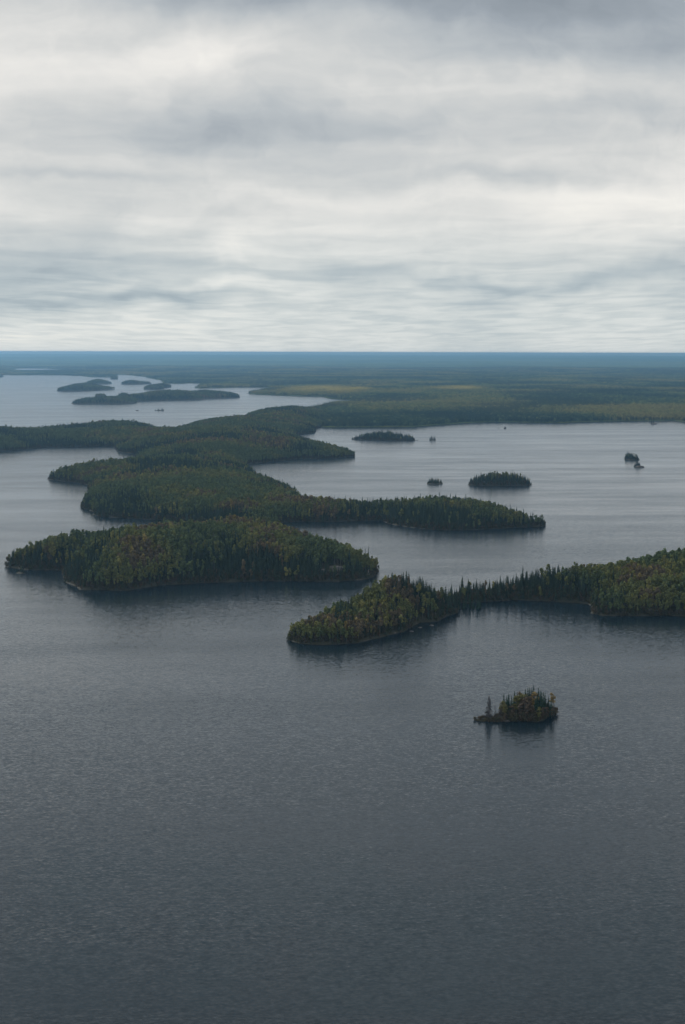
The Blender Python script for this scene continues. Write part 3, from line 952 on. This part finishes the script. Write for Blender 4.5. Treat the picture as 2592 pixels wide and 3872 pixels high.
VIS = visible_area(WOOD)
N_EACH = 255
is_spr = (WOOD['idx'] < 6)
is_asp = (WOOD['idx'] >= 6) & (WOOD['idx'] < 12)
near_key = np.isin(WOOD['key'], ['teardrop_island', 'right_peninsula', 'long_dark_island'])
pick = np.zeros(len(VIS), bool)
for msk in (is_spr, is_asp):
    c_ = np.where(msk & near_key, VIS, 0)
    pick[np.argsort(-c_)[:N_EACH]] = True
LNAME = {'teardrop_island': 'the teardrop island', 'right_peninsula': 'the right hand peninsula', 'long_dark_island': 'the broad dark island'}
COLN = {0: 'dark green', 2: 'dull green', 3: 'olive green', 4: 'yellow green', 5: 'golden yellow', 6: 'rusty orange', 7: 'brownish'}
TREES = {}


def tree(kind, vi, loc, rz, wd, ht, col, label, group=None):
    """a tree of its own: an Empty at its foot with a trunk and a crown"""
    r_ = empty(kind, loc, rz)
    r_.scale = (wd, wd, ht)
    tag(r_, label, kind.replace('_', ' ').replace('aspen tree', 'aspen').replace('spruce tree', 'spruce'), group)
    tm, cm = PARTS[vi] if isinstance(vi, int) else vi
    link('trunk', tm, r_)
    c = link('crown', cm, r_)
    c['tint'] = [float(a) for a in col]
    return r_


for i in np.where(pick)[0]:
    key = WOOD['key'][i]
    P_ = LAND[key]['P']
    xs = WOOD['x'][i] / WOOD['y'][i]
    a_ = P_[:, 0] / P_[:, 1]
    lo, hi = max(a_.min(), -.2257), min(a_.max(), .2257)
    q = (xs - lo) / (hi - lo)
    zone = 'left' if q < .34 else ('middle' if q < .67 else 'right')
    front = WOOD['sd'][i] < 14 and WOOD['y'][i] < P_[:, 1].mean()
    edge = 'along the %s of the front shore of' % zone if front else ('along the %s back edge of' % zone if WOOD['sd'][i] < 14 else 'up in the %s of' % zone)
    kind = 'spruce_tree' if WOOD['spr'][i] else 'aspen_tree'
    word = 'spruce' if WOOD['spr'][i] else 'aspen'
    sz = 'tall ' if WOOD['ht'][i] > 1.0 else ''
    lb = '%s%s %s %s %s' % (sz, COLN[int(WOOD['kk'][i])], word, edge, LNAME[key])
    tree(kind, int(WOOD['idx'][i]), (WOOD['x'][i], WOOD['y'][i], WOOD['z'][i] - .2), WOOD['rz'][i], WOOD['wd'][i], WOOD['ht'][i], WOOD['col'][i], lb, lb.replace('spruce', 'spruces').replace('aspen', 'aspens'))

MASS_LABEL = {
    'teardrop_island': 'mixed autumn wood covering the teardrop shaped island',
    'right_peninsula': 'mixed wood of spruce and yellowing aspen covering the right hand peninsula',
    'long_dark_island': 'dark wood covering the broad island at left',
    'long_peninsula': 'dense mixed forest covering the long winding peninsula in mid lake',
    'R8': 'brownish wood covering the oval island', 'R7': 'dark trees on the small notched islet left of the oval island',
    'R1': 'dark wood on the island nearest the mainland shore', 'R3': 'bushy trees covering the round islet in the right water',
    'D1': 'bushes on the islet off the left tip of the broad dark island',
    'I0': 'wood on the low land at the far left edge', 'I1': 'wood on the front island of the far left pair', 'I2': 'wood on the humped island behind another at far left',
    'I3': 'wood on the small humped island left of the mainland point', 'I4': 'wood on the island against the far shore point', 'I5': 'trees on the tiny islet by the far left spit',
    'I7': 'trees on the round tufted islet behind the long narrow island', 'I8': 'wood on the long narrow island in the far left water', 'I8b': 'trees on the islet tucked behind the long narrow island'}
for key, lb in MASS_LABEL.items():
    s_ = (WOOD['key'] == key) & ~pick
    W = {a: WOOD[a][s_] for a in WOOD}
    mass('forest', np.stack([W['x'], W['y'], W['z'] - .2], -1), W['idx'], np.stack([W['wd'], W['wd'], W['ht']], -1), W['rz'], W['col'], NG_TREES, lb)


# the mainland: patches of trees, wider apart with distance
def mainland_forest():
    xs, ys = [], []
    y = 4200.0
    while y < 21000:
        s_ = y / 520.0
        n = int(2 * y * VIEW / s_)
        xr = (np.arange(n) + rng.random(n)) * s_ - y * VIEW
        xs.append(xr)
        ys.append(y + (rng.random(n) - .5) * s_ * 1.6)
        y += s_ * 1.25
    x, y = np.concatenate(xs), np.concatenate(ys)
    sd = samp_far(x, y, 'SD')
    ok = sd > y / 450
    x, y, sd = x[ok], y[ok], sd[ok]
    z = samp_far(x, y, 'Z')
    n = len(x)
    print('mainland patches', n)
    f = fbm(x, y / 1.6, 330, 71, 4)
    idx = np.where(rng.random(n) < np.clip((f - .5) * 3.5 + .42 + .35 * np.exp(-sd / 40), .05, .95), rng.integers(3, 5, n), rng.integers(0, 3, n))
    g = fbm(x, y / 1.8, 420, 81, 4) + (rng.random(n) - .5) * .30
    col = np.empty((n, 3))
    for a in range(3):
        col[:, a] = np.interp(g, [.28, .42, .52, .62, .74], [(.060, .100, .060)[a], (.150, .205, .085)[a], (.235, .255, .085)[a], (.300, .285, .095)[a], (.330, .290, .100)[a]])
    dark = (idx >= 3)
    col[dark] = col[dark] * .25 + np.array((.034, .058, .044)) * .75
    col *= (.75 + .5 * rng.random(n))[:, None]
    # yellow aspen on the far point, brightened to paint in patches of sunlight
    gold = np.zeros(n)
    for (gx, gy, rx_, ry_) in SUN_GOLD:
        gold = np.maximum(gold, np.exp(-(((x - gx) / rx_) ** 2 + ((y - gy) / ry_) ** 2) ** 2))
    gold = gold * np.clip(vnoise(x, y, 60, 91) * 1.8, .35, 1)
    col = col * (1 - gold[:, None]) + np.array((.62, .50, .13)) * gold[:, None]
    s_ = y / 520.0 / 20 * 1.35
    h_ = rng.uniform(.8, 1.15, n)
    sc = np.stack([np.maximum(s_, .62), np.maximum(s_, .62), h_], -1)
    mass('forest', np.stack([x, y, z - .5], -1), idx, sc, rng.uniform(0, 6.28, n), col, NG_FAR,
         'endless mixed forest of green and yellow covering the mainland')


SUN_GOLD = [(-150., 8500., 190, 700), (-20., 8350., 150, 600), (80., 8400., 90, 400), (650., 8600., 150, 380)]
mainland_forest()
# ------------------------------------------------------------------ the nearest islet, tree by tree
IX = 'nearest_islet'


def at(px_, d):
    """ground x of a picture column at depth d (used once to lay the islet out in metres)"""
    return (px_ - 1296) / 5742.0 * d * 1.025


G_SPR, G_GRN, G_OLV, G_YEL, G_BRN = (.042, .076, .052), (.10, .150, .065), (.190, .180, .070), (.300, .215, .080), (.155, .118, .080)
LAY = [  # column of the photograph, depth, kind, height, width, colour, label
    (1904, 906, 's', 12.6, .70, G_SPR, 'leftmost pointed spruce of the clump on the nearest islet'),
    (1915, 903, 's', 12.0, .75, G_SPR, 'second pointed spruce from the left in the nearest islet clump'),
    (1922, 907, 's', 12.4, .72, G_SPR, 'third pointed spruce from the left in the nearest islet clump'),
    (1933, 902, 's', 12.2, .70, G_SPR, 'spruce just left of the big olive aspen on the nearest islet'),
    (1944, 909, 's', 13.6, .62, G_SPR, 'slim spruce top left of the brown crowns on the nearest islet'),
    (1985, 912, 's', 14.0, .70, G_SPR, 'slim spruce behind the brown crowns on the nearest islet'),
    (1994, 915, 's', 14.0, .66, G_SPR, 'left one of the spruce spires crowning the nearest islet'),
    (2001, 915, 's', 14.4, .66, G_SPR, 'middle spruce spire crowning the nearest islet'),
    (2009, 914, 's', 14.6, .62, G_SPR, 'spruce spire just left of the highest one on the nearest islet'),
    (2015.5, 914, 's', 15.6, .62, G_SPR, 'highest spruce spire on the nearest islet'),
    (2034, 912, 's', 14.6, .70, G_SPR, 'spruce spire right of the highest one on the nearest islet'),
    (2043, 909, 's', 13.9, .85, G_SPR, 'broad dark spruce right of the spires on the nearest islet'),
    (2052, 906, 's', 13.7, .75, G_SPR, 'dark spruce at the right shoulder of the nearest islet'),
    (2059, 908, 's', 13.0, .70, G_SPR, 'second dark spruce at the right shoulder of the nearest islet'),
    (2030, 904, 's', 12.4, .90, G_SPR, 'dark spruce in front of the spires on the nearest islet'),
    (2024, 900, 's', 11.0, .95, G_SPR, 'broad dark spruce low in front of the spires on the nearest islet'),
    (2046, 901, 's', 11.0, .90, G_SPR, 'low dark spruce behind the leaning birch on the nearest islet'),
    (2072, 908, 's', 10.5, .70, G_SPR, 'small dark spruce left of the pale birch on the nearest islet'),
    (2082, 905, 's', 10.6, .72, G_SPR, 'small dark spruce in front of the pale birch on the nearest islet'),
    (1898, 901, 'a', 10.3, .80, G_OLV, 'olive birch at the left edge of the clump on the nearest islet'),
    (1910, 897, 'a', 9.0, .80, G_OLV, 'low olive birch at the front left of the nearest islet clump'),
    (1952, 904, 'a', 13.3, .85, G_OLV, 'olive birch left of centre on the nearest islet'),
    (1962, 910, 'a', 14.2, .80, G_BRN, 'tall brown crowned birch left of centre on the nearest islet'),
    (1972, 907, 'a', 13.9, .95, G_OLV, 'wide olive birch in the middle of the nearest islet'),
    (1980, 901, 'a', 12.4, 1.0, G_BRN, 'wide brown birch in the middle front of the nearest islet'),
    (1996, 904, 'a', 12.8, .95, G_BRN, 'brown birch below the spruce spires on the nearest islet'),
    (1966, 897, 'a', 9.5, .90, G_BRN, 'low brown birch at the middle front of the nearest islet'),
    (1992, 897, 'a', 9.2, .90, G_BRN, 'low brown birch beside a pale trunk on the nearest islet'),
    (1935, 897, 'a', 8.4, .85, G_BRN, 'low brown birch at the front left of the nearest islet'),
    (2024, 911, 'a', 13.7, .80, G_YEL, 'golden birch between the spruce spires on the nearest islet'),
    (2010, 897, 'a', 8.8, .85, G_BRN, 'low brown birch at the right front of the nearest islet'),
    (2038, 893, 'a', 9.6, .78, G_OLV, 'olive birch with a leaning pale trunk at the front of the nearest islet'),
    (2052, 897, 'a', 8.2, .80, G_BRN, 'low brown birch right of the leaning trunk on the nearest islet'),
    (2066, 901, 'a', 7.6, .80, G_BRN, 'low brown birch near the right end of the nearest islet'),
    (2080, 910, 'a', 13.3, .70, G_YEL, 'tall thin golden birch second from the right end of the nearest islet'),
    (2090, 908, 'a', 13.0, .70, G_YEL, 'tall thin golden birch at the right end of the nearest islet'),
    (2085, 901, 'a', 6.5, .70, G_BRN, 'small brown birch at the right front of the nearest islet'),
]
rn2 = random.Random(3)
sp_open = [spruce(15, 1.9, 18, 8, rn2, .06, .85) for _ in range(3)]
bi = []
for i in range(5):
    bi.append(broadleaf(17, rn2.uniform(2.4, 3.0), 10.2, 6.4, 15, 520, .85, rn2))
bi_thin = [broadleaf(17, 2.2, 12.2, 4.2, 10, 220, .75, rn2) for _ in range(2)]


def pair(g, kind_):
    return (g[0].mesh(kind_ + '_trunk', [M_BARK if kind_ == 'spruce' else M_PALE]), g[1].mesh(kind_ + '_crown', [M_NEEDLE if kind_ == 'spruce' else M_LEAF]))


sp_p = [pair(g, 'spruce') for g in sp_open]
bi_p = [pair(g, 'birch') for g in bi]
bt_p = [pair(g, 'birch') for g in bi_thin]
for n_, (px_, d_, kd, h_, wf, col, lb) in enumerate(LAY):
    x_ = at(px_, d_)
    z_ = float(samp(IX, np.array([x_]), np.array([float(d_)]))[0])
    thin = 'tall thin' in lb
    src = sp_p[n_ % 3] if kd == 's' else (bt_p[n_ % 2] if thin else bi_p[n_ % 5])
    hh = h_ / (15.0 if kd == 's' else 17.0)
    wd = wf * (1.6 if kd == 's' else 1.32) * h_ / 14.0
    hh *= 1.02 if kd == 's' else 1.0
    tree('spruce_tree' if kd == 's' else 'birch_tree', src, (x_, d_, max(z_, .2) - .2), rn2.uniform(0, 6.28), wd, hh, col, lb)

dm = (DEAD[0].mesh('dead_spruce_trunk', [M_DEAD]), DEAD[1].mesh('dead_spruce_crown', [M_DEAD]))
th = (THIN[0].mesh('bare_trunk', [M_DEAD]), THIN[1].mesh('bare_twigs', [M_DEAD]))
x_ = at(1849, 894)
tree('dead_spruce', dm, (x_, 894, .5), .4, 1.0, 15.2 / 15, (.1, .1, .1), 'tall grey dead spruce standing alone at the left of the nearest islet')
for px_, d_, h_, lb in ((1872, 896, 9.0, 'thin bare grey tree right of the dead spruce on the nearest islet'),
                        (1886, 897, 6.0, 'short bare grey tree beside the clump on the nearest islet'),
                        (2094, 903, 8.5, 'thin bare grey tree at the right end of the nearest islet'),
                        (1890, 900, 8.0, 'taller bare grey tree against the clump on the nearest islet')):
    tree('bare_tree', th, (at(px_, d_), d_, .4), d_ * 1.7, .8, h_ / 11, (.1, .1, .1), lb)
# brush along the islet's shore and under its trees
bx = rng.uniform(78, 132, 1500)
by = rng.uniform(888, 918, 1500)
bs = samp(IX, bx, by, 'SD')
k = (bs > .2) & ((bs < 5) | (bx > 97)) & (rng.random(1500) < .75)
bx, by, bs = bx[k][:420], by[k][:420], bs[k][:420]
m_ = len(bx)
g2 = rng.random(m_)[:, None]
bh = np.where(bx > 97, rng.uniform(.5, 1.6, m_), rng.uniform(.3, .7, m_))[:, None]
mass('brush', np.stack([bx, by, samp(IX, bx, by) - .15], -1), rng.integers(12, 15, m_), np.hstack([bh * .5 + .3, bh * .5 + .3, bh]), rng.uniform(0, 6.28, m_),
     np.array((.085, .092, .048)) * g2 + np.array((.125, .092, .066)) * (1 - g2), NG_TREES, 'low brown and green brush along the shore of the nearest islet', 'brush')

# ------------------------------------------------------------------ trees that stand out on the skylines
def one(kind, vi, xy, h_, wd, col, label, key, group=None):
    z_ = float(samp(key, np.array([xy[0]]), np.array([xy[1]]))[0])
    uh = 15.0 if 'spruce' in kind else 17.0
    return tree(kind, vi, (xy[0], xy[1], z_ - .2), rn2.uniform(0, 6.28), wd, h_ / uh, col, label, group)


spire = spruce(15, 1.25, 22, 6, rn2, .05, .5, top=(.45, .7), gap=.12)
sp_s = pair(spire, 'spruce')
T1, T2 = SPOT['tall1'], SPOT['tall2']
one('spruce_tree', sp_s, (T1[0], T1[1] - 25), 23, 1.1, G_SPR, 'tallest ragged spruce spire at the right tip of the broad dark island', 'long_dark_island')
one('spruce_tree', sp_s, (T2[0] - .2, T2[1] - 22), 19.5, 1.0, G_SPR, 'ragged spruce spire just left of the tallest at the tip of the broad dark island', 'long_dark_island')
one('spruce_tree', sp_p[1], (SPOT['lone'][0] - 12, 1445), 22, 1.35, G_SPR, 'lone tall spruce rising above the skyline of the right hand peninsula', 'right_peninsula')
TD = SPOT['tdspire']
one('spruce_tree', sp_s, (TD[0] + 4, TD[1] - 2), 15.5, .8, G_SPR, 'thin spruce spire standing clear at the left tip of the teardrop island', 'teardrop_island')
GAPL = ['leftmost spruce of the row in the gap between teardrop island and peninsula', 'second spruce from the left in the gap row before the peninsula', 'third spruce from the left in the gap row before the peninsula',
        'fourth spruce from the left in the gap row before the peninsula', 'middle spruce of the gap row between teardrop island and peninsula', 'sixth spruce from the left in the gap row before the peninsula',
        'third spruce from the right in the gap row before the peninsula', 'second spruce from the right in the gap row before the peninsula', 'rightmost spruce of the gap row before the peninsula']
for i, hh in enumerate((12, 13, 14.5, 11, 13, 15, 11.5, 13.5, 12)):
    one('spruce_tree', sp_p[i % 3], (95 + i * 3.0 + (i % 2) * .7, 1294 + (i * 5 % 7)), hh, .95, G_SPR, GAPL[i], 'right_peninsula')
# spruces on tiny far islets
for key, rows in (('R2', ((220.5, 9, 'left'), (224, 13, 'second'), (228, 11, 'third'), (232.5, 12, 'right'))),
                  ('R4', ((568.5, 6.5, 'leftmost'), (570.5, 8, 'second'), (573, 11.5, 'tallest'), (575.5, 8.5, 'fourth'), (577.5, 7.5, 'rightmost'))),
                  ('R5', ((963.5, 12, 'shorter'), (969, 17, 'taller'))),):
    P_ = LAND[key]['P']
    place = {'R2': 'spruces on the tiny islet by the island near the mainland', 'R4': 'spruces on the domed rock islet in the right water', 'R5': 'trees on the rock islet by the far right mainland shore'}[key]
    for (xx, hh, w_) in rows:
        yy = P_[:, 1].mean()
        one('spruce_tree', sp_p[int(xx) % 3], (xx, yy + (4 if key == 'R4' else 0)), hh, 1.15, (.026, .046, .036), '%s of the %s' % (w_, place), key, place)
for i, (xx, hh) in enumerate(((-703, 7), (-693, 11), (-689.5, 9), (-681, 10.5), (-676.5, 12), (-673, 10))):
    one('spruce_tree', sp_s if i % 2 else sp_p[i % 3], (xx, 5705), hh, 1.25, (.04, .05, .04), 'small dark spruce number %s from the left on the low islet in the left water' % ('one two three four five six'.split()[i]), 'I9', 'trees on the low islet in the left water')

# ------------------------------------------------------------------ rocks
def rock(name, loc, size, seed, label, cat='rock'):
    import bmesh
    bm = bmesh.new()
    bmesh.ops.create_icosphere(bm, subdivisions=3, radius=1.0)
    q = random.Random(seed)
    ph = [q.uniform(0, 6) for _ in range(6)]
    for v in bm.verts:
        c = v.co
        k = 1 + .18 * math.sin(3 * c.x + ph[0]) * math.cos(2.6 * c.y + ph[1]) + .10 * math.sin(7 * c.y + ph[2] + 3 * c.z) + .06 * math.sin(11 * c.x + ph[3])
        v.co = Vector((c.x * k * size[0], c.y * k * size[1], max(c.z * k, -.35) * size[2]))
    me = bpy.data.meshes.new(name)
    bm.to_mesh(me)
    bm.free()
    me.materials.append(M_ROCK)
    o = link(name, me)
    o.location = loc
    return tag(o, label, cat)


rock('rock', SPOT['rockA'] + (0.,), (4.0, 4, 4.2), 1, 'dark humped rock alone in the water before the mainland shore')
rock('rock', SPOT['rockB'] + (0.,), (2.2, 2, 1.4), 2, 'tiny flat rock left of the humped rock before the mainland shore')
rock('rock', SPOT['rockC'] + (0.,), (4.5, 4, 2.6), 3, 'small low rock left of the low islet in the left water')
rock('rock', (599.5, 2948, -.2), (13, 9, 2.6), 4, 'pale rounded rock slab forming the front of the domed islet at right') if False else None
rock('rock', (575.5, 2933, -.3), (10, 9, 3.4), 4, 'pale rounded rock slab under the spruces of the islet in the right water')
rock('rock', (970, 4728, -.3), (9, 8, 3.2), 5, 'pale rock under the two trees near the far right mainland shore')
oz = float(samp('long_dark_island', np.array([OUT[0]]), np.array([OUT[1]]))[0])
rock('rock_outcrop', (OUT[0], OUT[1] + 4, oz - .4), (9, 8, 4.6), 6, 'grey rock outcrop on the front shore of the broad dark island')
rock('rock_outcrop', (OUT[0] - 13, OUT[1] - 2, oz - .8), (6, 5, 2.4), 7, 'smaller pale outcrop left of the grey one on the broad dark island')
for i, (px_, py_, sx) in enumerate(((-43, 1463, 5), (-116, 1449, 4), (-190, 1418, 7), (-200, 1415, 5), (18, 1477, 4))):
    rock('rock', (px_, py_, 0.1), (sx, 2.2, 1.0), 20 + i, ['pale shore rock right of centre on the broad dark island front', 'small shore rock left of centre on the broad dark island front', 'long pale shore ledge at the left of the broad dark island front',
         'second pale ledge beside the long one on the broad dark island front', 'pale shore rock beside the beacon'][i])
for i, (px_, py_) in enumerate(((55, 1187), (62.5, 1204), (72.5, 1214))):
    rock('rock', (px_, py_, 0.05), (1.8, 1.1, .7), 40 + i, '%s pale rock at the waterline on the right side of the teardrop island' % ('first', 'middle', 'last')[i])

# ------------------------------------------------------------------ beacon
def paint(name, c):
    m_, t_ = new_mat(name)
    p = t_.n('ShaderNodeBsdfPrincipled')
    p.inputs['Base Color'].default_value = c + (1,)
    p.inputs['Roughness'].default_value = .45
    o = t_.n('ShaderNodeOutputMaterial')
    t_.link(p.outputs[0], o.inputs[0])
    return m_


M_RED, M_WHITE, M_STEEL = paint('red_paint', (.45, .05, .04)), paint('white_paint', (.8, .8, .78)), paint('grey_steel', (.3, .3, .3))
bz = float(samp('long_dark_island', np.array([BEA[0]]), np.array([BEA[1] - 1.5]))[0])
b = empty('navigation_beacon', (BEA[0], BEA[1] - 1.5, bz))
tag(b, 'slim red and white navigation beacon on shore rocks at the broad dark island', 'beacon')


def turned(name, prof, mat, seg=12):
    V, F = [], []
    for (r_, z_) in prof:
        for k in range(seg):
            a = 2 * math.pi * k / seg
            V.append((r_ * math.cos(a), r_ * math.sin(a), z_))
    for i in range(len(prof) - 1):
        for k in range(seg):
            k2 = (k + 1) % seg
            F.append((i * seg + k, i * seg + k2, (i + 1) * seg + k2, (i + 1) * seg + k))
    return link(name, mesh_np(name, V, F, [mat]), b)


turned('base', [(0, -.6), (.9, -.6), (.8, .55), (.55, .6), (0, .6)], M_WHITE)
turned('mast', [(.2, .6), (.2, 2.0)], M_STEEL)
turned('white_band', [(0, 2.0), (.48, 2.0), (.5, 3.2), (0, 3.2)], M_WHITE)
turned('red_band', [(0, 3.202), (.46, 3.202), (.46, 4.1), (0, 4.1)], M_RED)
turned('lantern', [(.2, 4.1), (.22, 4.5), (.32, 4.52), (.0, 4.85)], M_WHITE)

# ------------------------------------------------------------------ haze
HAZE_COL, HAZE_D = (0.36, 0.67, 1.0), 4.5e-5
hv = [(x_, y_, z_) for z_ in (-5.0, 225.0) for (x_, y_) in ((-68000, -2500), (68000, -2500), (68000, 67500), (-68000, 67500))]
hm, t = new_mat('haze')
pvn = t.n('ShaderNodeVolumePrincipled')
pvn.inputs['Color'].default_value = HAZE_COL + (1,)
pvn.inputs['Density'].default_value = HAZE_D
pvn.inputs['Anisotropy'].default_value = 0.7
o = t.n('ShaderNodeOutputMaterial')
t.link(pvn.outputs[0], o.inputs['Volume'])
tag(link('haze', mesh_np('haze', hv, [(3, 2, 1, 0), (4, 5, 6, 7), (0, 1, 5, 4), (1, 2, 6, 5), (2, 3, 7, 6), (3, 0, 4, 7)], [hm])),
    'thin blue haze lying over the lake and far hills', 'haze', kind='stuff')
